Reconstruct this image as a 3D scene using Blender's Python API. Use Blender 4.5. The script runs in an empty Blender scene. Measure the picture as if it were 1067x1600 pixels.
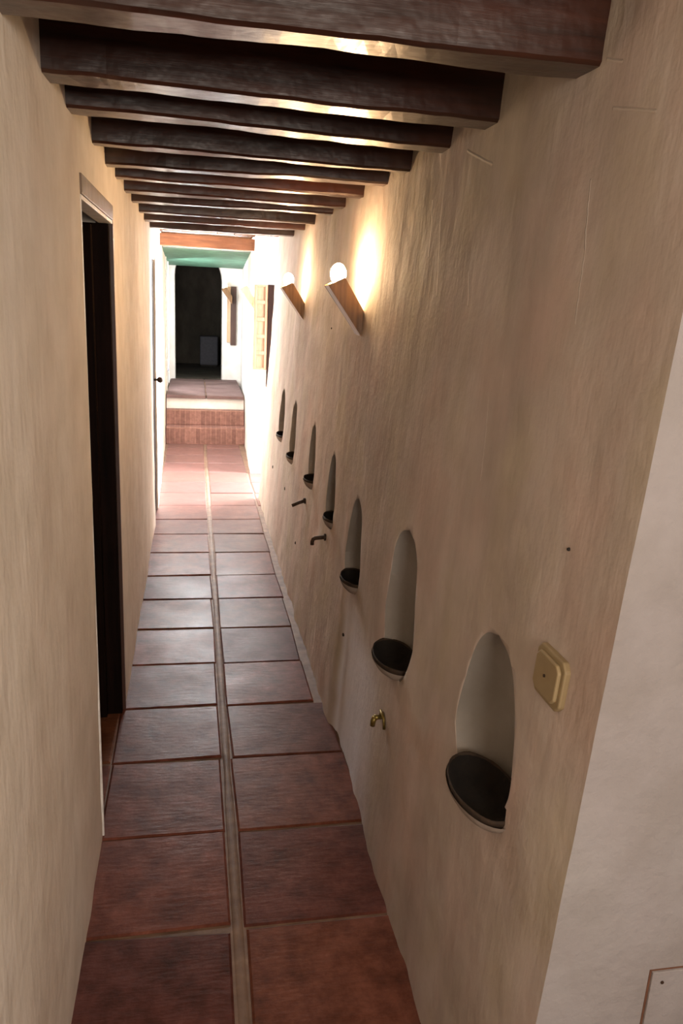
import bpy, bmesh, math, random
from mathutils import Vector, Matrix, noise
random.seed(7)
C = bpy.context.scene.collection
PI = math.pi
XL, XR, LEAN, HB = -0.2723, 0.514, 0.0548, 1.971    # left wall, right wall foot, its lean, underside of the beams

# ------------------------------------------------------------------ materials
def mat(name):
    m = bpy.data.materials.new(name); m.use_nodes = True
    nt = m.node_tree; b = nt.nodes['Principled BSDF']
    return m, nt, b
def N(nt, t, **k):
    n = nt.nodes.new(t)
    for a, v in k.items():
        if a in n.inputs: n.inputs[a].default_value = v
        else: setattr(n, a, v)
    return n
def ramp(nt, stops):
    r = nt.nodes.new('ShaderNodeValToRGB'); e = r.color_ramp.elements
    while len(e) < len(stops): e.new(0.5)
    for i, (p, c) in enumerate(stops):
        e[i].position = p; e[i].color = (*c, 1)
    return r
def coord(nt, scale=(1, 1, 1)):
    t = nt.nodes.new('ShaderNodeTexCoord'); mp = nt.nodes.new('ShaderNodeMapping')
    mp.inputs['Scale'].default_value = scale
    nt.links.new(t.outputs['Object'], mp.inputs['Vector'])
    return mp.outputs['Vector']
def noise_n(nt, vec, scale, detail=4, rough=.55):
    n = N(nt, 'ShaderNodeTexNoise'); n.inputs['Scale'].default_value = scale
    n.inputs['Detail'].default_value = detail; n.inputs['Roughness'].default_value = rough
    nt.links.new(vec, n.inputs['Vector']); return n
def mixc(nt, fac, a, b, mode='MIX'):
    m = nt.nodes.new('ShaderNodeMix'); m.data_type = 'RGBA'; m.blend_type = mode
    for sock, v in ((m.inputs[0], fac), (m.inputs[6], a), (m.inputs[7], b)):
        if hasattr(v, 'is_linked'): nt.links.new(v, sock)
        elif isinstance(v, tuple): sock.default_value = (*v, 1)
        else: sock.default_value = v
    return m.outputs[2]
def bump(nt, b, layers):
    prev = None
    for h, s, d in layers:
        u = nt.nodes.new('ShaderNodeBump'); u.inputs['Strength'].default_value = s; u.inputs['Distance'].default_value = d
        nt.links.new(h, u.inputs['Height'])
        if prev: nt.links.new(prev, u.inputs['Normal'])
        prev = u.outputs['Normal']
    nt.links.new(prev, b.inputs['Normal'])

def plaster(name, c0, c1, c2, patch=False, grain=1.0):
    m, nt, b = mat(name); v = coord(nt); vs = coord(nt, (1, 1.6, .55))
    n1 = noise_n(nt, vs, 2.6, 5, .6); n2 = noise_n(nt, v, 7, 4)
    r = ramp(nt, [(.30, c0), (.5, c1), (.72, c2)]); nt.links.new(n1.outputs['Fac'], r.inputs['Fac'])
    r2 = ramp(nt, [(.35, (.86, .85, .82)), (.62, (1, 1, 1))]); nt.links.new(n2.outputs['Fac'], r2.inputs['Fac'])
    col = mixc(nt, .8, r.outputs['Color'], r2.outputs['Color'], 'MULTIPLY')
    if patch:
        nh = noise_n(nt, coord(nt, (1, 1, .7)), 3.4, 3); rh = ramp(nt, [(.32, (1.06, .95, .93)), (.5, (1, 1, 1)), (.68, (.97, .98, .86))])
        nt.links.new(nh.outputs['Fac'], rh.inputs['Fac']); col = mixc(nt, .8, col, rh.outputs['Color'], 'MULTIPLY')
        ns = noise_n(nt, coord(nt, (1, 7, 1.2)), 3.1, 5, .7); rs = ramp(nt, [(.66, (0, 0, 0)), (.70, (1, 1, 1))])
        nt.links.new(ns.outputs['Fac'], rs.inputs['Fac']); mk = nt.nodes.new('ShaderNodeMath'); mk.operation = 'MULTIPLY'; mk.inputs[1].default_value = .22
        nt.links.new(rs.outputs['Color'], mk.inputs[0]); col = mixc(nt, mk.outputs[0], col, (.74, .69, .62))
    ridge = None
    if patch:       # raised trowel marks: distance in (y, z) to short segments
        def M(op, a, bb=None):
            q = nt.nodes.new('ShaderNodeMath'); q.operation = op
            for k, x in enumerate((a, bb)):
                if x is None: continue
                if hasattr(x, 'is_linked'): nt.links.new(x, q.inputs[k])
                else: q.inputs[k].default_value = x
            return q.outputs[0]
        tc = nt.nodes.new('ShaderNodeTexCoord'); sp = nt.nodes.new('ShaderNodeSeparateXYZ'); nt.links.new(tc.outputs['Object'], sp.inputs[0])
        wob = M('MULTIPLY', M('SUBTRACT', noise_n(nt, v, 30, 4).outputs['Fac'], .5), .012)
        for (ya, za, yb, zb, w) in ((1.236, 1.80, 1.197, 1.58, .0022), (1.206, 1.898, 1.071, 1.866, .003), (1.253, 1.976, 1.20, 1.960, .003), (1.88, 1.945, 1.70, 1.89, .004), (1.755, 1.67, 1.735, 1.60, .004), (1.52, 1.42, 1.50, 1.25, .002), (2.02, 1.80, 1.97, 1.62, .004), (2.12, 1.86, 2.09, 1.72, .004)):
            dy, dz = yb - ya, zb - za; L2 = dy * dy + dz * dz
            py = M('ADD', M('SUBTRACT', sp.outputs['Y'], ya), wob); pz = M('SUBTRACT', sp.outputs['Z'], za)
            h = M('MULTIPLY', M('ADD', M('MULTIPLY', py, dy), M('MULTIPLY', pz, dz)), 1 / L2)
            h = M('MINIMUM', M('MAXIMUM', h, 0.), 1.)
            ey = M('SUBTRACT', py, M('MULTIPLY', h, dy)); ez = M('SUBTRACT', pz, M('MULTIPLY', h, dz))
            dd = M('SQRT', M('ADD', M('MULTIPLY', ey, ey), M('MULTIPLY', ez, ez)))
            g = M('MAXIMUM', M('SUBTRACT', 1., M('DIVIDE', dd, w)), 0.)
            ridge = g if ridge is None else M('MAXIMUM', ridge, g)
        col = mixc(nt, M('MULTIPLY', ridge, .55), col, (.80, .74, .66))
    if patch:       # cool daylight on the low bulge, painted into the wall colour
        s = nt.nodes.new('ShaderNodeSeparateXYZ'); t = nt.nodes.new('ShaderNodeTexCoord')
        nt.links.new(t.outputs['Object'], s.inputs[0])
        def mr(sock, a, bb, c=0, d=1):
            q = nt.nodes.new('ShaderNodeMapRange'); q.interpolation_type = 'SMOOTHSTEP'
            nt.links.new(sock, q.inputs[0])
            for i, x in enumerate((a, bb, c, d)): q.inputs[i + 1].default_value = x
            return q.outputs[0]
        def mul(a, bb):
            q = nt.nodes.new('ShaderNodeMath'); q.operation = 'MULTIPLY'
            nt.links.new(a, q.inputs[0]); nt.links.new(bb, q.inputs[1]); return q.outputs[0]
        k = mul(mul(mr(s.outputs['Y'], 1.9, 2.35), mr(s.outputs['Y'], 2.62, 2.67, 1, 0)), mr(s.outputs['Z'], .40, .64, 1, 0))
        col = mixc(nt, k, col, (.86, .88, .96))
    nt.links.new(col, b.inputs['Base Color'])
    b.inputs['Roughness'].default_value = .85; b.inputs['Specular IOR Level'].default_value = .25
    n3 = noise_n(nt, v, 55, 6, .6); n4 = noise_n(nt, v, 9, 4); n5 = noise_n(nt, coord(nt, (1, 5, 1.1)), 6, 3)
    bump(nt, b, [(n4.outputs['Fac'], .35, .02), (n5.outputs['Fac'], .22, .015), (n3.outputs['Fac'], .28 * grain, .004)] + ([(ridge, .6, .004)] if ridge else []))
    return m
def flat(name, c, rough=.5, metal=0., emis=None, bumpy=None, var=.15, scale=30):
    m, nt, b = mat(name); v = coord(nt); n = noise_n(nt, v, scale, 4)
    r = ramp(nt, [(.3, tuple(x * (1 - var) for x in c)), (.7, tuple(min(1, x * (1 + var)) for x in c))])
    nt.links.new(n.outputs['Fac'], r.inputs['Fac']); nt.links.new(r.outputs['Color'], b.inputs['Base Color'])
    b.inputs['Roughness'].default_value = rough; b.inputs['Metallic'].default_value = metal
    if emis:
        b.inputs['Emission Color'].default_value = (*emis[0], 1); b.inputs['Emission Strength'].default_value = emis[1]
    if bumpy: bump(nt, b, [(n.outputs['Fac'], bumpy, .004)])
    return m
def wood(name, dark, light, rough, axis=0, coat=0.):
    m, nt, b = mat(name)
    if rough >= .7: b.inputs['Specular IOR Level'].default_value = .05
    sc = [26, 26, 26]; sc[axis] = 1.6
    v = coord(nt, tuple(sc)); n = noise_n(nt, v, 1.6, 8, .65); n2 = noise_n(nt, coord(nt), 3, 3)
    r = ramp(nt, [(.32, dark), (.68, light)]); nt.links.new(n.outputs['Fac'], r.inputs['Fac'])
    r2 = ramp(nt, [(.3, (.7, .65, .6)), (.7, (1, 1, 1))]); nt.links.new(n2.outputs['Fac'], r2.inputs['Fac'])
    nt.links.new(mixc(nt, .8, r.outputs['Color'], r2.outputs['Color'], 'MULTIPLY'), b.inputs['Base Color'])
    b.inputs['Roughness'].default_value = rough; b.inputs['Coat Weight'].default_value = coat; b.inputs['Coat Roughness'].default_value = .25
    n3 = noise_n(nt, coord(nt, (3, 3, 3)), 4, 3)
    bump(nt, b, [(n3.outputs['Fac'], .25, .015), (n.outputs['Fac'], .25, .003)])
    return m

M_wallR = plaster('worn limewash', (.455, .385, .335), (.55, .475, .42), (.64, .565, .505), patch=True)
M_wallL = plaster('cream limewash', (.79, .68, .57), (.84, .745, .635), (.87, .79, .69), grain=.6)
M_white = plaster('white limewash', (.80, .78, .75), (.85, .83, .80), (.88, .86, .84), grain=.9)
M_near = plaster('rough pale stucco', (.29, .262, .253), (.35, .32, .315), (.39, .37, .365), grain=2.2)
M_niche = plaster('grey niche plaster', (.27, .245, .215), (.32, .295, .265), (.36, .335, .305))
M_beam = wood('dark varnished beam wood', (.014, .004, .002), (.055, .014, .006), .34, 0, .3)
M_lintel = wood('orange brown lintel wood', (.16, .055, .022), (.30, .12, .05), .5, 0)
M_board = wood('pale ceiling board wood', (.06, .026, .012), (.13, .065, .03), .7, 1)
M_door = wood('near black door wood', (.005, .003, .002), (.016, .007, .005), .72, 2, 0)
M_frame = wood('weathered frame wood', (.13, .08, .05), (.24, .16, .10), .5, 2)
M_sconce = wood('honey brown sconce wood', (.14, .065, .02), (.33, .17, .06), .45, 2)
M_pale = wood('pale pine wood', (.62, .42, .25), (.78, .58, .40), .5, 2)
M_pale2 = wood('honey pine wood', (.20, .115, .065), (.30, .18, .105), .6, 2)
M_dstrip0 = wood('shaded dark wood', (.010, .005, .004), (.018, .008, .006), .7, 2)
M_dstrip = wood('dark brown strip wood', (.045, .02, .014), (.09, .04, .028), .5, 2)
M_trimw = flat('white painted wood', (.78, .76, .72), .5)
M_green = flat('green paint', (.085, .20, .135), .6, var=.3, scale=8)
M_greyg = flat('grey green paint', (.13, .17, .15), .6)
M_support = plaster('darkened plaster', (.27, .225, .19), (.32, .27, .23), (.37, .315, .27))  # wall plaster darkened in colour to offset lamp light on the bowl supports
M_clay = flat('dark fired clay', (.032, .018, .009), .8, bumpy=.6, var=.5, scale=45)
M_claydark = flat('blackened clay inside', (.006, .003, .001), .9, bumpy=.5, var=.4, scale=50)
M_iron = flat('rusty iron', (.06, .035, .022), .55, .5, bumpy=.5, var=.5, scale=90)
M_brass = flat('tarnished brass', (.26, .20, .06), .38, .8, bumpy=.3, var=.4, scale=80)
M_plate = flat('yellowed plastic', (.31, .235, .125), .5, var=.08, scale=20)
M_black = flat('dark gap', (.02, .015, .012), .8)
M_bulb = flat('lit bulb glass', (1, .9, .7), .3, emis=((1, .67, .36), 400))
M_dim = flat('faint bulb glass', (1, .95, .85), .3, emis=((1, .8, .6), 8))
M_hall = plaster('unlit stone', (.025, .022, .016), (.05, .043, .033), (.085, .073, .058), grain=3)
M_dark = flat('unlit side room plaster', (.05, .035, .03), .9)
M_grey = flat('dull grey paint', (.085, .085, .10), .8)
M_brown = flat('brown plug', (.16, .07, .04), .6)

def tile_mat():
    m, nt, b = mat('terracotta tile'); v = coord(nt)
    a = nt.nodes.new('ShaderNodeVertexColor'); a.layer_name = 'tint'
    n = noise_n(nt, v, 11, 8, .7); n2 = noise_n(nt, v, 4, 3); n3 = noise_n(nt, coord(nt, (1, 4, 1)), 18, 5)
    r = ramp(nt, [(.25, (.045, .014, .008)), (.45, (.125, .038, .022)), (.62, (.195, .066, .043)), (.80, (.34, .14, .10))]); nt.links.new(n.outputs['Fac'], r.inputs['Fac'])
    c = mixc(nt, 1., r.outputs['Color'], a.outputs['Color'], 'MULTIPLY')
    # daylight glare on the far floor, painted in as a paler tile colour
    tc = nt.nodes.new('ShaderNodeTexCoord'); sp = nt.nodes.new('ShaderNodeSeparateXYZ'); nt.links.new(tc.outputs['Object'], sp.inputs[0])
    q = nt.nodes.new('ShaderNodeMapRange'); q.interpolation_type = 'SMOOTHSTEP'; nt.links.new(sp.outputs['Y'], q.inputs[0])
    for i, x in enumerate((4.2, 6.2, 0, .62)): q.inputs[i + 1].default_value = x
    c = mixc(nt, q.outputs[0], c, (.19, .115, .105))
    nt.links.new(c, b.inputs['Base Color'])
    b.inputs['Specular IOR Level'].default_value = .15
    rr = ramp(nt, [(.3, (.34, .34, .34)), (.7, (.48, .48, .48))]); nt.links.new(n2.outputs['Fac'], rr.inputs['Fac'])
    nt.links.new(rr.outputs['Color'], b.inputs['Roughness'])
    bump(nt, b, [(n2.outputs['Fac'], .3, .012), (n3.outputs['Fac'], .3, .004), (n.outputs['Fac'], .2, .003)])
    return m
M_tile = tile_mat()
M_landing = plaster('washed out landing tile', (.12, .075, .07), (.17, .11, .105), (.22, .15, .145))
def grout_mat():
    m, nt, b = mat('mortar'); v = coord(nt); n = noise_n(nt, v, 20, 6); n2 = noise_n(nt, v, 5, 3)
    r = ramp(nt, [(.3, (.10, .055, .035)), (.6, (.21, .13, .085)), (.8, (.34, .23, .155))]); nt.links.new(mixc(nt, .5, n.outputs['Fac'], n2.outputs['Fac']), r.inputs['Fac'])
    nt.links.new(r.outputs['Color'], b.inputs['Base Color']); b.inputs['Roughness'].default_value = .6
    bump(nt, b, [(n.outputs['Fac'], .5, .006)]); return m
M_grout = grout_mat()
def brick_mat():
    m, nt, b = mat('old brick'); t = nt.nodes.new('ShaderNodeTexCoord'); s = nt.nodes.new('ShaderNodeSeparateXYZ'); c = nt.nodes.new('ShaderNodeCombineXYZ')
    nt.links.new(t.outputs['Object'], s.inputs[0]); nt.links.new(s.outputs['X'], c.inputs['X']); nt.links.new(s.outputs['Z'], c.inputs['Y'])
    k = N(nt, 'ShaderNodeTexBrick'); nt.links.new(c.outputs[0], k.inputs['Vector'])
    k.inputs['Scale'].default_value = 1; k.inputs['Brick Width'].default_value = .055; k.inputs['Row Height'].default_value = .17
    k.inputs['Mortar Size'].default_value = .004; k.offset = 0
    k.inputs['Color1'].default_value = (.20, .10, .08, 1); k.inputs['Color2'].default_value = (.30, .16, .13, 1); k.inputs['Mortar'].default_value = (.33, .18, .14, 1)
    n = noise_n(nt, coord(nt), 25, 5)
    r = ramp(nt, [(.3, (.7, .65, .6)), (.7, (1.15, 1.1, 1.1))]); nt.links.new(n.outputs['Fac'], r.inputs['Fac'])
    nt.links.new(mixc(nt, 1., k.outputs['Color'], r.outputs['Color'], 'MULTIPLY'), b.inputs['Base Color'])
    b.inputs['Roughness'].default_value = .7; bump(nt, b, [(k.outputs['Fac'], -.3, .004), (n.outputs['Fac'], .4, .005)]); return m
M_brick = brick_mat()

# ------------------------------------------------------------------ mesh helpers
def obj(name, bm, m, parent=None, smooth=False, bev=0, at=(0, 0, 0)):
    me = bpy.data.meshes.new(name); bmesh.ops.recalc_face_normals(bm, faces=bm.faces[:])
    if at != (0, 0, 0): bmesh.ops.translate(bm, vec=-Vector(at), verts=bm.verts[:])
    if smooth:
        for f in bm.faces: f.smooth = True
    bm.to_mesh(me); bm.free()
    o = bpy.data.objects.new(name, me); C.objects.link(o)
    for mm in (m if isinstance(m, list) else [m]): me.materials.append(mm)
    if parent is not None: o.parent = parent
    else: o.location = at
    if bev:
        b = o.modifiers.new('bevel', 'BEVEL'); b.width = bev; b.segments = 2; b.limit_method = 'ANGLE'
    return o
def tag(o, label, cat, group=None):
    o['label'] = label; o['category'] = cat
    if group: o['group'] = group
    return o
def struct(o): o['kind'] = 'structure'; return o
def thing(name, label, cat, loc, group=None, rot=(0, 0, 0)):
    o = bpy.data.objects.new(name, None); o.empty_display_size = .05; C.objects.link(o); o.location = loc; o.rotation_euler = rot
    return tag(o, label, cat, group)
def box(bm, a, b, mi=0):
    v = [bm.verts.new((x, y, z)) for x in (a[0], b[0]) for y in (a[1], b[1]) for z in (a[2], b[2])]
    fs = [bm.faces.new([v[i] for i in q]) for q in ((0, 1, 3, 2), (4, 6, 7, 5), (0, 4, 5, 1), (2, 3, 7, 6), (0, 2, 6, 4), (1, 5, 7, 3))]
    for f in fs: f.material_index = mi
    return fs
def prism(bm, poly, y0, y1, plane='xz'):
    def P(p, y): return (p[0], y, p[1]) if plane == 'xz' else ((y, p[0], p[1]) if plane == 'yz' else (p[0], p[1], y))
    A = [bm.verts.new(P(p, y0)) for p in poly]; B = [bm.verts.new(P(p, y1)) for p in poly]; n = len(poly)
    bm.faces.new(A); bm.faces.new(B[::-1])
    for i in range(n): bm.faces.new((A[i], A[(i + 1) % n], B[(i + 1) % n], B[i]))
def tube(bm, pts, rad, seg=12, cap=True):
    pts = [Vector(p) for p in pts]; rings = []
    for i, p in enumerate(pts):
        d = (pts[min(i + 1, len(pts) - 1)] - pts[max(i - 1, 0)]).normalized()
        a = d.orthogonal().normalized() if i == 0 else (u - d * u.dot(d)).normalized()
        u = a; w = d.cross(a); r = rad[i] if isinstance(rad, (list, tuple)) else rad
        rings.append([bm.verts.new(p + r * (math.cos(t) * a + math.sin(t) * w)) for t in [2 * PI * k / seg for k in range(seg)]])
    for A, B in zip(rings, rings[1:]):
        for k in range(seg): bm.faces.new((A[k], A[(k + 1) % seg], B[(k + 1) % seg], B[k]))
    if cap: bm.faces.new(rings[0][::-1]); bm.faces.new(rings[-1])
def fbm(p, s): return noise.fractal(Vector(p) * s, 1.0, 2.0, 3)
def solid_wall(name, xf, y0, y1, z0, z1, xback, m, dy=.03, dz=.05, mi_near=0):
    """a wall running along the corridor: front skin x = xf(y, z), flat back, closed on every side"""
    bm = bmesh.new(); ny = max(1, round((y1 - y0) / dy)); nz = max(1, round((z1 - z0) / dz))
    G = [[None] * (nz + 1) for _ in range(ny + 1)]; B = [[None] * (nz + 1) for _ in range(ny + 1)]
    for i in range(ny + 1):
        y = y0 + (y1 - y0) * i / ny
        for j in range(nz + 1):
            z = z0 + (z1 - z0) * j / nz
            G[i][j] = bm.verts.new((xf(y, z), y, z))
            if i in (0, ny) or j in (0, nz): B[i][j] = bm.verts.new((xback, y, z))
    for i in range(ny):
        for j in range(nz): f = bm.faces.new((G[i][j], G[i + 1][j], G[i + 1][j + 1], G[i][j + 1])); f.smooth = True
    for i in (0, ny):
        for j in range(nz):
            f = bm.faces.new((G[i][j], G[i][j + 1], B[i][j + 1], B[i][j]))
            if i == 0: f.material_index = mi_near
    for j in (0, nz):
        for i in range(ny): bm.faces.new((G[i][j], G[i + 1][j], B[i + 1][j], B[i][j]))
    loop = [B[i][0] for i in range(ny + 1)] + [B[ny][j] for j in range(1, nz + 1)] + [B[i][nz] for i in range(ny - 1, -1, -1)] + [B[0][j] for j in range(nz - 1, 0, -1)]
    bm.faces.new(loop)
    for e in bm.edges:
        if len(e.link_faces) == 2 and e.link_faces[0].smooth != e.link_faces[1].smooth: e.smooth = False
    return struct(obj(name, bm, m))
def cut(target, cutter_bm, m):
    c = obj('cutter', cutter_bm, m)
    md = target.modifiers.new('cut', 'BOOLEAN'); md.object = c; md.operation = 'DIFFERENCE'; md.solver = 'EXACT'
    md.material_mode = 'TRANSFER'
    dg = bpy.context.evaluated_depsgraph_get(); dg.update()
    me = bpy.data.meshes.new_from_object(target.evaluated_get(dg))
    target.modifiers.clear(); old = target.data; nm = old.name; target.data = me; bpy.data.meshes.remove(old); me.name = nm
    cm = c.data; bpy.data.objects.remove(c); bpy.data.meshes.remove(cm)

# ------------------------------------------------------------------ right wall with its seven niches
def xr(y, z):
    w = 0.006 * fbm((0, y, z * .6), 2.3) + 0.003 * fbm((3, y, z), 7)
    fade = min(1, max(0, (y - .916) / .12))
    foot = .008 * max(0, 1 - z / .12) * fbm((9, y, 0), 5)
    x = XR + LEAN * z + w * (.35 + .65 * fade) + foot
    if z < .75 and 1.85 < y < 2.68:          # the low bulge in the plaster
        k = min(1, max(0, (.75 - z) / .3)); t = (y - 1.85) / .80
        x += k * (.026 * t if y < 2.62 else .026 * (2.68 - y) / .06 * .97)
    return x
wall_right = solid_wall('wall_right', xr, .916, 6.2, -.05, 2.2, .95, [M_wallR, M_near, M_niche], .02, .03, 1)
# centre y, half width, rim height, crown height (nearest first)
NICHES = [(1.287, .148, .690, .998), (1.938, .158, .650, 1.010), (2.585, .128, .640, .930), (3.095, .100, .725, .985),
          (3.675, .105, .750, 1.014), (4.44, .130, .710, 1.022), (5.04, .135, .730, 1.022)]
BOWLS = [(1.256, .116, .690, .064, 0), (1.955, .108, .634, .060, .003), (2.583, .090, .637, .050, .012), (3.08, .080, .722, .044, .013), (3.665, .085, .750, .048, .010), (4.43, .10, .708, .046, .012), (5.03, .105, .728, .046, .012)]
BOWLS = [(a, b, c, d, XR + LEAN * c + .004 + e) for a, b, c, d, e in BOWLS]
PROF = [(-.12, .55), (-.05, .74), (.12, .94), (.26, .98), (.5, .87), (.74, .70), (.86, .56), (.95, .34), (1.0, .0)]
def cr(P, n=5):        # smooth the profile
    Q = [P[0]] + P + [(2 * P[-1][0] - P[-2][0], -P[-2][1])]; out = []
    for i in range(1, len(Q) - 2):
        for k in range(n):
            t = k / n; a, b, c, d = Q[i - 1:i + 3]
            out.append(tuple(.5 * (2 * b[m] + (c[m] - a[m]) * t + (2 * a[m] - 5 * b[m] + 4 * c[m] - d[m]) * t * t + (3 * b[m] - a[m] - 3 * c[m] + d[m]) * t ** 3) for m in (0, 1)))
    return out + [P[-1]]
PROF = cr(PROF)
def niche_outline(cy, hw, zr, zt, s):
    pts = []
    for t, w in PROF: pts.append((cy + hw * w * s + .003 * noise.noise(Vector((cy, t * 3, 0))), zr + (zt - zr) * (t if t < .3 else .3 + (t - .3) * s ** .4)))
    for t, w in PROF[-2::-1]: pts.append((cy - hw * w * s + .003 * noise.noise(Vector((cy, t * 3, 5))), zr + (zt - zr) * (t if t < .3 else .3 + (t - .3) * s ** .4)))
    return pts
bm = bmesh.new()
for cy, hw, zr, zt in NICHES:
    rings = []
    for dx, s in ((-.08, 1.0), (.0, 1.0), (.03, .96), (.055, .87), (.075, .70), (.085, .45)):
        rings.append([bm.verts.new((XR + LEAN * z + dx, y, z)) for y, z in niche_outline(cy, hw, zr, zt, s)])
    n = len(rings[0])
    for A, B in zip(rings, rings[1:]):
        for k in range(n): bm.faces.new((A[k], A[(k + 1) % n], B[(k + 1) % n], B[k])).smooth = True
    bm.faces.new(rings[0][::-1]); bm.faces.new(rings[-1]).smooth = True
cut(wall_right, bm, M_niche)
bm = bmesh.new()            # the hollow each bowl sits in
for cy, hb, zr, ha, cx in BOWLS:
    rings = []
    for q, z in ((.975, .03), (.975, -.004), (.92, -.014), (.84, -.025), (.72, -.037), (.4, -.0405)):
        rings.append([bm.verts.new((cx + q * ha * math.cos(a), cy + q * hb * math.sin(a), zr + z)) for a in [2 * PI * k / 36 for k in range(36)]])
    for A, B in zip(rings, rings[1:]):
        for k in range(36): bm.faces.new((A[k], A[(k + 1) % 36], B[(k + 1) % 36], B[k]))
    bm.faces.new(rings[0][::-1]); bm.faces.new(rings[-1])
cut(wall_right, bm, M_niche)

# near face of the wall beyond the corner
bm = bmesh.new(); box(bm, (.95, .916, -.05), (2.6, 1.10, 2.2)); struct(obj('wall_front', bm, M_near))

# clay bowls in the niches
def bowl(cy, hw, zr, a, cx, label):
    t = thing('clay_bowl', label, 'bowl', (cx, cy, zr - .085), 'clay bowls set in the wall niches')
    b = hw
    bm = bmesh.new(); S = 36; rings = []
    prof = [(.50, -.042), (.74, -.036), (.86, -.024), (.95, -.012), (1.0, 0), (.985, .006), (.97, .005), (.95, .0)]
    for r, z in prof:
        rings.append([bm.verts.new((r * a * math.cos(q) , r * b * math.sin(q), z + .085 + .003 * noise.noise(Vector((math.cos(q) * 2 + cy, math.sin(q) * 2, z * 20))))) for q in [2 * PI * k / S for k in range(S)]])
    for A, B in zip(rings, rings[1:]):
        for k in range(S): bm.faces.new((A[k], A[(k + 1) % S], B[(k + 1) % S], B[k]))
    bm.faces.new(rings[0][::-1])
    obj('rim', bm, M_clay, t, True)
    bm = bmesh.new(); rings = []
    for r, z in [(.955, .001), (.84, -.016), (.70, -.027), (.45, -.033), (.1, -.034)]:
        rings.append([bm.verts.new((r * a * math.cos(q), r * b * math.sin(q), z + .085)) for q in [2 * PI * k / S for k in range(S)]])
    for A, B in zip(rings, rings[1:]):
        for k in range(S): bm.faces.new((A[k], B[k], B[(k + 1) % S], A[(k + 1) % S]))
    bm.faces.new(rings[-1]); obj('hollow', bm, M_claydark, t, True)
    # plaster swelling that carries the bowl
    bm = bmesh.new(); rings = []
    for r, z in [(1.0, -.006), (.96, -.016), (.84, -.030), (.60, -.045), (.25, -.056)]:
        rings.append([bm.verts.new((r * (a + .002) * math.cos(q) + (1 - r) * .01 - .0, r * (b + .004) * math.sin(q), z + .085)) for q in [PI / 2 + PI * k / 20 for k in range(21)]])
    for A, B in zip(rings, rings[1:]):
        for k in range(20): bm.faces.new((A[k], B[k], B[k + 1], A[k + 1]))
    obj('plaster_support', bm, M_support, t, True)
    return t
BL = ['large dark clay bowl in the niche nearest the camera, below the yellowed cover plate', 'dark clay bowl in the second niche from the camera, above the brass tap',
      'dark clay bowl in the third niche from the camera, above the bright painted daylight patch', 'small dark clay bowl in the niche just above the bent iron spout',
      'small dark clay bowl in the niche just above the straight iron spout', 'small dark clay bowl in the second niche from the far end of the wall', 'small dark clay bowl in the farthest niche, beyond the straight iron spout']
for (cy, hw, zr, ha, cx), l in zip(BOWLS, BL): bowl(cy, hw, zr, ha, cx, l)

# ------------------------------------------------------------------ left wall with its doorways
def xl(y, z):
    x = XL + .004 * fbm((5, y, z * .6), 2.1) + .002 * fbm((8, y, z), 6)
    if y > 5.9: x -= .036 * min(1, (y - 5.9) / 2.4) + .012 * max(0, (y - 8.3) / 2)
    return x
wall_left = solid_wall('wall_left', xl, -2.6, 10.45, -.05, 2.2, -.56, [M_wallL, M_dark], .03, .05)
D1 = (2.10, 2.862, 1.862); D2 = (5.42, 5.86, 1.83)
bm = bmesh.new()
for y0, y1, zt in (D1, D2): box(bm, (-.7, y0, -.1), (-.1, y1, zt))
cut(wall_left, bm, M_wallL)
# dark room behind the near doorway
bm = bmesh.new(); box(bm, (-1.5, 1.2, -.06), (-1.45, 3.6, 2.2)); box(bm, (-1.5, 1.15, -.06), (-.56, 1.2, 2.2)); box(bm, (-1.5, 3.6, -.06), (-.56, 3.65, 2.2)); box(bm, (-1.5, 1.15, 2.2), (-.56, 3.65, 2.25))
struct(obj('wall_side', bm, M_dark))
d = thing('door_1', 'dark open doorway', 'door', (XL, 2.48, 0)); del d['label'], d['category']; struct(d)
def part(name, a, b, m, parent, bev=.002, o=(XL, 2.48, 0)):
    bm = bmesh.new(); box(bm, tuple(a[i] - o[i] for i in range(3)), tuple(b[i] - o[i] for i in range(3))); return obj(name, bm, m, parent, bev=bev)
part('head_board', (XL - .05, 2.10, 1.815), (XL + .006, 2.862, 1.862), M_frame, d)
part('head_trim', (XL - .04, 2.105, 1.803), (XL + .004, 2.852, 1.814), M_trimw, d)
part('jamb_edge', (XL - .05, 2.852, 0), (XL + .005, 2.866, 1.814), M_dstrip, d)
part('jamb_lining', (-.55, 2.822, 0), (XL - .006, 2.851, 1.802), M_door, d)
part('jamb_edge', (XL - .05, 2.098, 0), (XL + .003, 2.108, 1.814), M_trimw, d)
part('jamb_lining', (-.55, 2.110, 0), (XL - .012, 2.135, 1.802), M_door, d)
leaf = part('door_leaf', (-1.25, 2.775, .012), (-.33, 2.815, 1.795), M_door, d)
bm = bmesh.new(); tube(bm, [(-.78 + .0, .29, .95), (-.78, .262, .95)], .012); tube(bm, [(-.78, .262, .95), (-.68, .262, .95)], .009); obj('door_handle', bm, M_iron, leaf, True)
d = thing('door_2', 'x', 'door', (XL, 5.64, 0)); del d['label'], d['category']; struct(d); o2 = (XL, 5.64, 0)
leaf = part('door_leaf', (XL - .05, 5.43, .01), (XL - .012, 5.85, 1.80), M_door, d, o=o2)
part('door_frame', (XL - .05, 5.42, 1.80), (XL - .004, 5.86, 1.83), M_trimw, d, o=o2)
bm = bmesh.new(); tube(bm, [(-.012, .12, .98), (.02, .12, .98)], .008); bmesh.ops.create_uvsphere(bm, u_segments=12, v_segments=8, radius=.022, matrix=Matrix.Translation((.03, .12, .98))); obj('door_knob', bm, M_iron, leaf, True)
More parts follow.
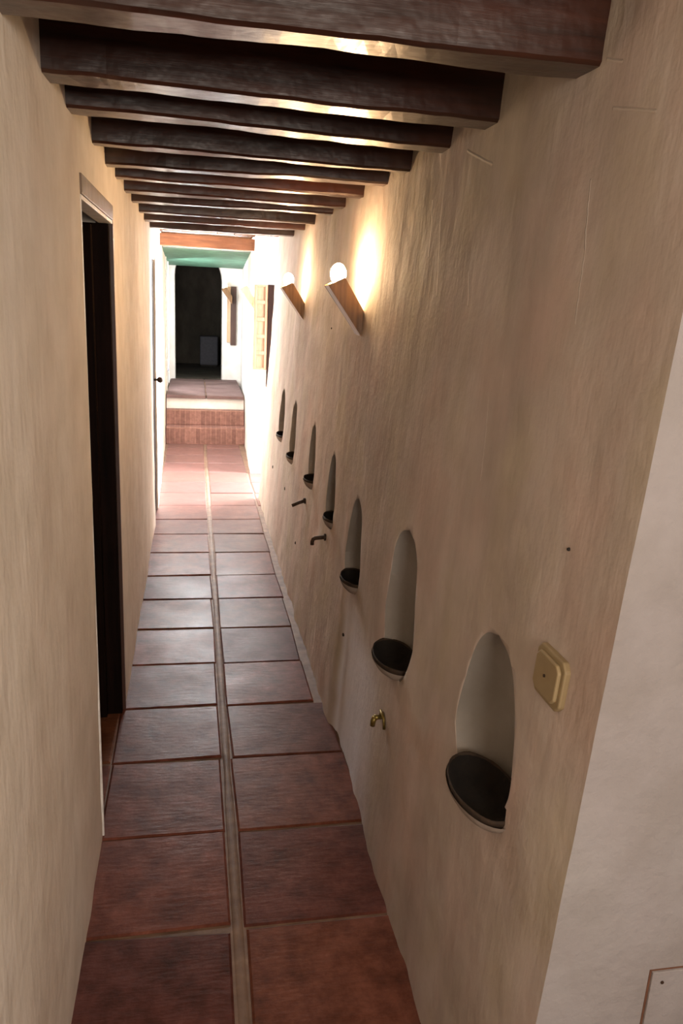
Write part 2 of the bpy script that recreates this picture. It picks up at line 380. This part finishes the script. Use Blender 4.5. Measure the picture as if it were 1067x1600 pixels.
# white door on the landing
d = thing('door_3', 'x', 'door', (-.325, 9.45, .5)); del d['label'], d['category']; struct(d); o3 = (-.325, 9.45, .5)
leaf = part('door_leaf', (-.335, 9.1, .505), (-.312, 9.85, 1.93), M_trimw, d, o=o3)
part('door_frame', (-.335, 9.04, .505), (-.300, 9.09, 1.95), M_trimw, d, o=o3); part('door_frame', (-.335, 9.86, .505), (-.300, 9.91, 1.95), M_trimw, d, o=o3)
bm = bmesh.new(); tube(bm, [(.013, -.28, .22), (.035, -.28, .22), (.035, -.28, .34), (.013, -.28, .34)], .007); obj('door_handle', bm, M_grey, leaf, True)

# ------------------------------------------------------------------ far end: side opening, pier, narrower stretch
bm = bmesh.new(); box(bm, (.95, 5.1, -.05), (2.6, 5.2, 2.2)); struct(obj('wall_back', bm, M_white))
bm = bmesh.new(); box(bm, (2.5, 5.2, -.05), (2.6, 7.1, 2.2)); struct(obj('wall_back', bm, M_white))
def xfar(y, z):
    return .506 + (y - 7.1) * .026 + .006 * z + .004 * fbm((2, y, z), 3)
struct(solid_wall('wall_right', xfar, 7.1, 8.52, -.05, 2.2, 2.6, M_white, .06, .06))
struct(solid_wall('wall_right', lambda y, z: max(.5435, xfar(y, z)), 8.52, 10.45, -.05, 2.2, 2.6, M_white, .06, .06))
# end wall with the dark doorway and a rounded upper right corner
bm = bmesh.new()
outer = [(-.60, .30), (-.60, 2.2), (2.6, 2.2), (2.6, .30)]
arch = [(.352, .5), (.350, 1.60), (.348, 1.75), (.340, 1.82), (.325, 1.875), (.305, 1.93), (-.225, 1.93), (-.240, 1.87), (-.246, 1.80), (-.246, .5)]
poly = [(-.60, .30), (-.60, 2.2), (.9, 2.2), (.9, .30), (.352, .30)] + arch + [(-.246, .30)]
prism(bm, poly, 10.45, 10.75); struct(obj('wall_end', bm, M_white, bev=.012))
bm = bmesh.new()
bm.free()
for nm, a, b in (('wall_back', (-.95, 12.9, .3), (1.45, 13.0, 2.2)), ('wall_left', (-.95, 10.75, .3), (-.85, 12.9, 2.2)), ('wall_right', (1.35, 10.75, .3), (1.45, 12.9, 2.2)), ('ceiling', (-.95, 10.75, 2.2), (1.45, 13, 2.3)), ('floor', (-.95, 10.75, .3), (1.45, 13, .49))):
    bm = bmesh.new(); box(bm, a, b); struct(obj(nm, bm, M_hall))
t = thing('storage_cabinet', 'dim grey storage cabinet standing in the dark room behind the far doorway', 'cabinet', (.22, 12.62, .49))
bm = bmesh.new(); box(bm, (-.135, -.15, .02), (.135, .2, .45)); obj('body', bm, M_grey, t, bev=.006)
bm = bmesh.new(); box(bm, (-.125, -.165, .04), (.125, -.15, .44)); obj('cabinet_door', bm, M_grey, t, bev=.003)
bm = bmesh.new(); box(bm, (-.12, -.13, 0), (.12, .18, .02)); obj('plinth', bm, M_black, t)

# shutters
def shutter(name_label, x0, x1, y, z0, z1, strip, mp, md):
    t = thing('window_shutter', name_label, 'shutter', ((x0 + x1) / 2, y, z0)); w = x1 - x0; h = z1 - z0
    bm = bmesh.new(); box(bm, (-w / 2, .008, 0), (w / 2, .022, h)); obj('panel_board', bm, mp, t)
    bm = bmesh.new(); e = w * .2
    box(bm, (-w / 2, 0, 0), (-w / 2 + e, .02, h)); box(bm, (w / 2 - e, 0, 0), (w / 2, .02, h)); nrow = 5
    for k in range(nrow + 1):
        zc = h * k / nrow; a = max(0, zc - .016); b = min(h, zc + .016); box(bm, (-w / 2 + e, .001, a), (w / 2 - e, .02, b))
    obj('frame', bm, mp, t, bev=.002)
    sx0, sx1, sz0, sz1 = strip; cx = (x0 + x1) / 2
    bm = bmesh.new(); box(bm, (sx0 - cx, -.004, sz0 - z0), (sx1 - cx, .026, sz1 - z0)); obj('dark_jamb', bm, md, t, bev=.002)
    return t
shutter('pale pine panelled shutter with a dark jamb, on the lit pier past the niches', .512, .632, 7.073, .955, 1.685, (.634, .69, .80, 1.69), M_pale2, M_dstrip0)
shutter('narrow pale shutter with a wide dark jamb beside the dark far doorway', .412, .456, 10.42, .985, 1.68, (.457, .528, .95, 1.685), M_pale, M_dstrip)

# ------------------------------------------------------------------ wall sconces
def sconce(x, y, label, m=M_sconce, bulb=None):
    t = thing('wall_sconce', label, 'wall lamp', (x, y, 1.469), 'wooden wedge wall sconces')
    endp = [(0.004, 0.0), (0.006, .094), (-.067, .206), (-.127, .176)]; hw = .045
    for s in (-1, 1):
        bm = bmesh.new(); y0 = s * hw; prism(bm, endp, y0 - .006, y0 + .006); obj('side_panel', bm, m, t, bev=.0015)
    bm = bmesh.new(); n = Vector((-.131, 0, .176)).normalized(); q = Vector((n.z, 0, -n.x)) * .010
    prism(bm, [(0.003, .001), (-.125, .175), (-.125 + q.x, .175 - q.z * -1 * 0 + .006), (0.003, .020)], -hw + .006, hw - .006); obj('front_board', bm, m, t, bev=.001)
    bm = bmesh.new(); tube(bm, [(-.045, 0, .09), (-.068, 0, .165)], .013); obj('lamp_socket', bm, M_trimw, t, True)
    bm = bmesh.new(); bmesh.ops.create_uvsphere(bm, u_segments=20, v_segments=14, radius=.029, matrix=Matrix.Translation((-.084, 0, .217)) @ Matrix.Diagonal((1, 1, 1.3, 1))); obj('bulb', bm, bulb or M_bulb, t, True)
    return t
sconce(XR + LEAN * 1.5 - .001, 2.90, 'brown wooden wedge sconce glowing on the wall, nearest and largest')
sconce(XR + LEAN * 1.5 - .001, 4.47, 'brown wooden wedge sconce glowing, second along the niche wall')
sconce(.519, 7.20, 'pale wooden wedge sconce beside the panelled pine shutter', M_pale, M_dim)
sconce(.462, 10.33, 'small reddish wooden wedge sconce beside the dark far doorway', M_sconce, M_dim)

# ------------------------------------------------------------------ beams and ceiling
BE = [(1.270, 1.270, .086, .21), (1.650, 1.692, .092, .13), (1.925, 2.010, .082, .12), (2.370, 2.400, .060, .12), (2.720, 2.680, .075, .12), (3.020, 3.060, .075, .12),
      (3.410, 3.430, .08, .12), (3.78, 3.72, .08, .12), (4.25, 4.28, .08, .12), (4.72, 4.70, .08, .12), (5.27, 5.22, .08, .12), (7.23, 7.31, .10, .10)]
BLAB = ['broad dark ceiling beam nearest the camera, cut off by the top of the photo', 'dark ceiling beam second from the camera, its left end against the wall in the upper corner',
        'dark ceiling beam third from the camera', 'dark ceiling beam fourth from the camera', 'reddish brown ceiling beam fifth from the camera, above the near doorway', 'reddish brown ceiling beam sixth from the camera, just past the near doorway',
        'ceiling beam seventh from the camera, above and just beyond the nearest sconce', 'ceiling beam eighth from the camera, midway between the two nearer sconces', 'ceiling beam just before the second sconce', 'ceiling beam just past the second sconce',
        'last of the closely spaced ceiling beams, before the bare boards', 'orange brown lintel beam standing alone in front of the green ceiling']
for i, ((yl, yr, w, h), lab) in enumerate(zip(BE, BLAB)):
    x0 = XL - .03; x1 = XR + LEAN * HB + .03 if i < 11 else .62
    bm = bmesh.new(); n = 40; rings = []; c = .006
    for k in range(n + 1):
        x = x0 + (x1 - x0) * k / n; y = yl + (yr - yl) * k / n
        def wob(s, a=.004): return a * fbm((x * 1.0, i * 3.7, s), 3.2) + .0015 * fbm((x, i * 2., s + 9), 14)
        f = wob(1); g = wob(2); z = HB + wob(3, .0045); z2 = HB + wob(4, .0045)
        sec = [(y + f, z + c), (y + f + c, z), (y + w + g - c, z2), (y + w + g, z2 + c), (y + w + g, HB + h), (y + f * .4, HB + h)]
        rings.append([bm.verts.new((x, a, b)) for a, b in sec])
    for A, B in zip(rings, rings[1:]):
        for k in range(6): bm.faces.new((A[k], A[(k + 1) % 6], B[(k + 1) % 6], B[k]))
    bm.faces.new(rings[0]); bm.faces.new(rings[-1][::-1])
    tag(obj('ceiling_beam', bm, M_beam if i < 11 else M_lintel, at=(.17, yl, HB)), lab, 'beam', 'ceiling beams along the corridor')
bm = bmesh.new(); xx = -.56
while xx < .95:
    box(bm, (xx, 1.1, 2.088 + random.uniform(0, .003)), (xx + .145, 7.33, 2.11)); xx += .15
box(bm, (-.56, 1.1, 2.112), (2.6, 8.0, 2.2)); struct(obj('ceiling', bm, M_board, bev=.002))
bm = bmesh.new(); box(bm, (-.56, -2.6, 2.14), (2.6, 1.1, 2.3)); struct(obj('ceiling', bm, M_wallL))
# green painted beam and sloping soffit over the steps
bm = bmesh.new(); box(bm, (-.30, -.05, 0), (.60, .05, .085)); tag(obj('painted_beam', bm, [M_greyg], bev=.004, at=(0, 0, 0)), 'grey green painted beam under the green ceiling at the far end', 'beam').location = (.0, 8.05, 1.993)
bm = bmesh.new(); v = [bm.verts.new(p) for p in ((-.45, 8.1, 1.997), (.75, 8.1, 1.997), (.75, 10.44, 1.905), (-.45, 10.44, 1.905), (-.45, 8.1, 2.2), (.75, 8.1, 2.2), (.75, 10.44, 2.2), (-.45, 10.44, 2.2))]
for q in ((0, 1, 2, 3), (4, 5, 6, 7), (0, 1, 5, 4), (1, 2, 6, 5), (2, 3, 7, 6), (3, 0, 4, 7)): bm.faces.new([v[k] for k in q])
struct(obj('ceiling', bm, M_green))

# ------------------------------------------------------------------ floor
seams = [-.60, -.20, .18, .56, .94, 1.32, 1.70, 2.08, 2.48, 2.855, 3.232, 3.615, 4.005, 4.375, 4.795, 5.20, 5.56, 5.95, 6.35, 6.74, 7.14, 7.54, 7.93, 8.30, 8.60]
bm = bmesh.new(); lay = bm.loops.layers.color.new('tint')
def tile(x0, x1, y0, y1, z=0.0, skl=0.0):
    j = lambda a=.0045: random.uniform(-a, a)
    dz = [z + j(.0022) for _ in range(4)]; e = .006
    p = [(x0 + j(), y0 + j()), (x1 + j(), y0 + skl + j()), (x1 + j(), y1 + skl + j()), (x0 + j(), y1 + j())]
    cx = sum(a for a, _ in p) / 4; cy = sum(b for _, b in p) / 4
    def inner(a, b): return (a + e * (1 if a < cx else -1), b + e * (1 if b < cy else -1))
    lo = [bm.verts.new((a, b, z - .012)) for a, b in p]; mid = [bm.verts.new((a, b, dz[k] - .004)) for k, (a, b) in enumerate(p)]
    top = [bm.verts.new((*inner(a, b), dz[k])) for k, (a, b) in enumerate(p)]
    t = random.uniform(.82, 1.12); tc = (t * random.uniform(.97, 1.04), t * random.uniform(.94, 1.06), t * random.uniform(.92, 1.1), 1)
    fs = [bm.faces.new(top)]
    for A, B in ((lo, mid), (mid, top)):
        for k in range(4): fs.append(bm.faces.new((A[k], A[(k + 1) % 4], B[(k + 1) % 4], B[k])))
    for f in fs:
        for l in f.loops: l[lay] = tc
for k, (a, b) in enumerate(zip(seams, seams[1:])):
    g = .0045; s = -.02 if b < 1.75 else 0
    tile(-.285, .092, a + g, b - g, skl=s); tile(.124 if a > 3.1 else .128, (.478 if a > 2.7 else .535), a + g - .006, b - g - .006, skl=s * .3)
    if 6.1 < b < 7.3:
        for q in range(5): tile(.49 + q * .38, .53 + q * .38 + .365, a + g, b - g)
    if b < .95:
        for q in range(5): tile(.53 + q * .38, .53 + q * .38 + .365, a + g, b - g)
for q in range(3): tile(-.29 - .37 * (q + 1) + .015, -.29 - .37 * q, 2.09, 2.475); tile(-.29 - .37 * (q + 1) + .015, -.29 - .37 * q, 2.49, 2.85)
gf = box(bm, (-1.5, -2.6, -.06), (2.6, 8.6, -.006))
for f in gf:
    f.material_index = 1
# a low rounded mortar rib between the two rows of tiles
for k in range(110):
    y0 = -.6 + k * .0835; y1 = y0 + .0835
    def sec(y): w = .014 + .004 * fbm((1, y, 0), 4); h = -.002 + .0025 * fbm((4, y, 0), 3); return [(.110 - w, -.006), (.110 - w * .6, h), (.110 + w * .6, h), (.110 + w, -.006)]
    A = [bm.verts.new((x, y0, z)) for x, z in sec(y0)]; B = [bm.verts.new((x, y1, z)) for x, z in sec(y1)]
    for q in range(3):
        f = bm.faces.new((A[q], A[q + 1], B[q + 1], B[q])); f.material_index = 1; f.smooth = True
bmesh.ops.recalc_face_normals(bm, faces=bm.faces[:])
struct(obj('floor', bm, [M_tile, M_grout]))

# ------------------------------------------------------------------ steps
t = thing('brick_steps', 'worn brick steps with a white riser at the far end of the corridor', 'steps', (.12, 8.52, 0))
def sbox(name, a, b, m, parent=t, bev=.006, o=(.12, 8.52, 0)):
    bm = bmesh.new(); box(bm, tuple(a[i] - o[i] for i in range(3)), tuple(b[i] - o[i] for i in range(3))); ob = obj(name, bm, m, parent, bev=bev); return ob
XA, XB = -.305, .543
sbox('step', (XA, 8.52, -.004), (XB, 8.74, .182), M_brick); sbox('step', (XA, 8.70, .182), (XB, 8.84, .345), M_brick)
sbox('white_riser', (XA, 8.78, .345), (XB, 8.90, .462), M_white)
bm = bmesh.new(); lay = bm.loops.layers.color.new('tint')
for k in range(5):
    for (x0, x1) in ((XA + .003, .118), (.13, XB - .003)): tile(x0 - .12, x1 - .12, .23 + k * .345, .23 + (k + 1) * .345 - .012, .5)
for v in bm.verts:
    if v.co.z < .49: v.co.z = .464
obj('landing_tiles', bm, M_landing, t)
bm = bmesh.new(); box(bm, (XA - .12, .30, .30), (XB - .12, 1.93, .492)); obj('landing_slab', bm, M_grout, t)

# ------------------------------------------------------------------ small fittings on the right wall
def wx(z): return XR + LEAN * z
# yellowed blank cover plate with clipped corners
t = thing('cover_plate', 'yellowed square blank cover plate with clipped corners, right of the nearest niche', 'plate', (wx(1.028) + .002, 1.062, 1.028), rot=(0, -LEAN * -1, 0))
def octa(hy, hz, c): return [(-hy + c, -hz), (hy - c, -hz), (hy, -hz + c), (hy, hz - c), (hy - c, hz), (-hy + c, hz), (-hy, hz - c), (-hy, -hz + c)]
bm = bmesh.new(); prism(bm, octa(.050, .043, .012), -.012, .004, 'yz'); obj('backplate', bm, M_plate, t, bev=.003)
bm = bmesh.new(); prism(bm, octa(.040, .034, .010), -.018, -.010, 'yz'); obj('cover', bm, M_plate, t, bev=.003)
bm = bmesh.new(); tube(bm, [(-.0195, .0, .001), (-.016, .0, .001)], .0028); obj('screw', bm, M_iron, t)
# iron spouts
t = thing('iron_spout', 'rusty iron spout bent downwards at its tip, sticking out of the wall below a niche', 'spout', (wx(.615), 3.13, .615))
bm = bmesh.new(); tube(bm, [(.012, 0, .004), (-.02, 0, .002), (-.045, 0, -.001), (-.053, 0, -.006), (-.056, 0, -.016), (-.056, 0, -.030)], .0085); obj('pipe', bm, M_iron, t, True)
bm = bmesh.new(); tube(bm, [(.006, 0, .003), (-.006, 0, .003)], .015, 16); obj('wall_flange', bm, M_iron, t)
t = thing('iron_spout', 'straight rusty iron spout sloping down from the wall, the farther of the two', 'spout', (wx(.608), 3.78, .608))
bm = bmesh.new(); tube(bm, [(.012, 0, .004), (-.03, 0, -.010), (-.065, 0, -.026)], [.009, .009, .0085]); obj('pipe', bm, M_iron, t, True)
bm = bmesh.new(); tube(bm, [(.006, 0, .001), (-.006, 0, -.002)], .015, 16); obj('wall_flange', bm, M_iron, t)
# brass tap
t = thing('brass_tap', 'small tarnished brass tap with a stubby lever, low on the wall under the second niche', 'tap', (wx(.43) + .004, 1.965, .435))
bm = bmesh.new(); tube(bm, [(.012, 0, 0), (-.020, 0, 0), (-.030, 0, -.002)], [.007, .007, .010]); obj('body', bm, M_brass, t, True)
bm = bmesh.new(); tube(bm, [(-.028, 0, .0), (-.033, 0, -.012), (-.034, 0, -.027)], [.009, .008, .0075]); obj('nozzle', bm, M_brass, t, True)
bm = bmesh.new(); tube(bm, [(-.012, 0, .004), (-.012, 0, .020)], .004); tube(bm, [(-.012, .004, .020), (-.010, -.030, .012), (-.008, -.034, -.02)], .0042); obj('lever', bm, M_brass, t, True)
bm = bmesh.new(); tube(bm, [(.008, 0, 0), (-.003, 0, 0)], .016, 16); obj('wall_flange', bm, M_brass, t)
# plugs and nails
for (y, z, r, lab) in ((2.648, .385, .007, 'small dark wall plug low in the bright painted daylight patch'), (3.483, 1.473, .0045, 'tiny dark nail in the wall left of and below the nearest sconce'),
                       (1.087, 1.236, .003, 'tiny dark nail head in the plaster above the yellowed cover plate'), (5.35, .44, .011, 'small dark wall plug below the farthest niche'), (4.60, .47, .011, 'small dark wall plug below the second farthest niche'), (3.95, .33, .008, 'small dark wall plug low on the wall beyond the straight spout')):
    bm = bmesh.new(); x = xr(y, z); tube(bm, [(.01, 0, 0), (-.002, 0, 0), (-.004, 0, 0)], [r, r, r * .7], 10)
    tag(obj('wall_plug' if r > .005 else 'nail', bm, M_black), lab, 'plug' if r > .005 else 'nail').location = (x, y, z)
# painted access hatch on the near face
t = thing('access_hatch', 'flush painted access hatch outlined by a dark gap, low on the near wall', 'hatch', (.86, .916, .25))
bm = bmesh.new(); box(bm, (-.130, -.0015, 0), (.13, .002, .318)); obj('gap', bm, M_brown, t)
bm = bmesh.new(); box(bm, (-.127, -.006, .003), (.127, -.001, .3165)); obj('hatch_panel', bm, M_near, t, bev=.001)
bm = bmesh.new(); tube(bm, [(-.108, -.0075, .296), (-.108, -.004, .296)], .003); obj('screw', bm, M_iron, t)

# ------------------------------------------------------------------ light
def area(name, loc, target, sx, sy, power, col, spread=None):
    l = bpy.data.lights.new(name, 'AREA'); l.shape = 'RECTANGLE'; l.size = sx; l.size_y = sy; l.energy = power; l.color = col
    if spread: l.spread = spread
    o = bpy.data.objects.new(name, l); C.objects.link(o); o.location = loc
    o.rotation_euler = (Vector(target) - Vector(loc)).to_track_quat('-Z', 'Y').to_euler(); return o
area('daylight_side', (1.40, 6.72, 1.25), (-.3, 5.2, 1.0), .75, 1.7, 330, (.96, .97, 1))
area('added_fill_far', (.1, 7.70, 2.04), (.1, 6.0, .4), .7, .3, 110, (.97, .98, 1))  # added fill lamp, hidden behind the lintel to brighten the far end
area('added_fill_landing', (-.29, 9.25, 1.25), (.5, 9.75, 1.1), .5, 1.1, 45, (.97, .98, 1))  # added fill lamp against the left wall, brightens landing and end wall
area('room_light', (.47, -1.3, 1.75), (-.25, 1.6, 1.35), 1.0, .6, 27, (1, .86, .74), 2.2)
w = bpy.data.worlds.new('world'); bpy.context.scene.world = w; w.use_nodes = True
w.node_tree.nodes['Background'].inputs[0].default_value = (1, .94, .88, 1); w.node_tree.nodes['Background'].inputs[1].default_value = .22

# ------------------------------------------------------------------ camera
cam = bpy.data.cameras.new('camera'); co = bpy.data.objects.new('camera', cam); C.objects.link(co)
cam.sensor_fit = 'VERTICAL'; cam.sensor_height = 24; cam.lens = 1217.99 * 24 / 1600; cam.clip_start = .02
F = Vector((0.18503791, 0.94678543, -0.26335969)); R = Vector((0.98273073, -0.17857937, 0.04847399)); U = R.cross(F)
m = Matrix((R, U, -F)).transposed().to_4x4(); m.translation = (0, 0, 1.6); co.matrix_world = m
bpy.context.scene.camera = co
sc = bpy.context.scene
sc.view_settings.view_transform = 'Standard'; sc.view_settings.look = 'None'; sc.view_settings.exposure = 0
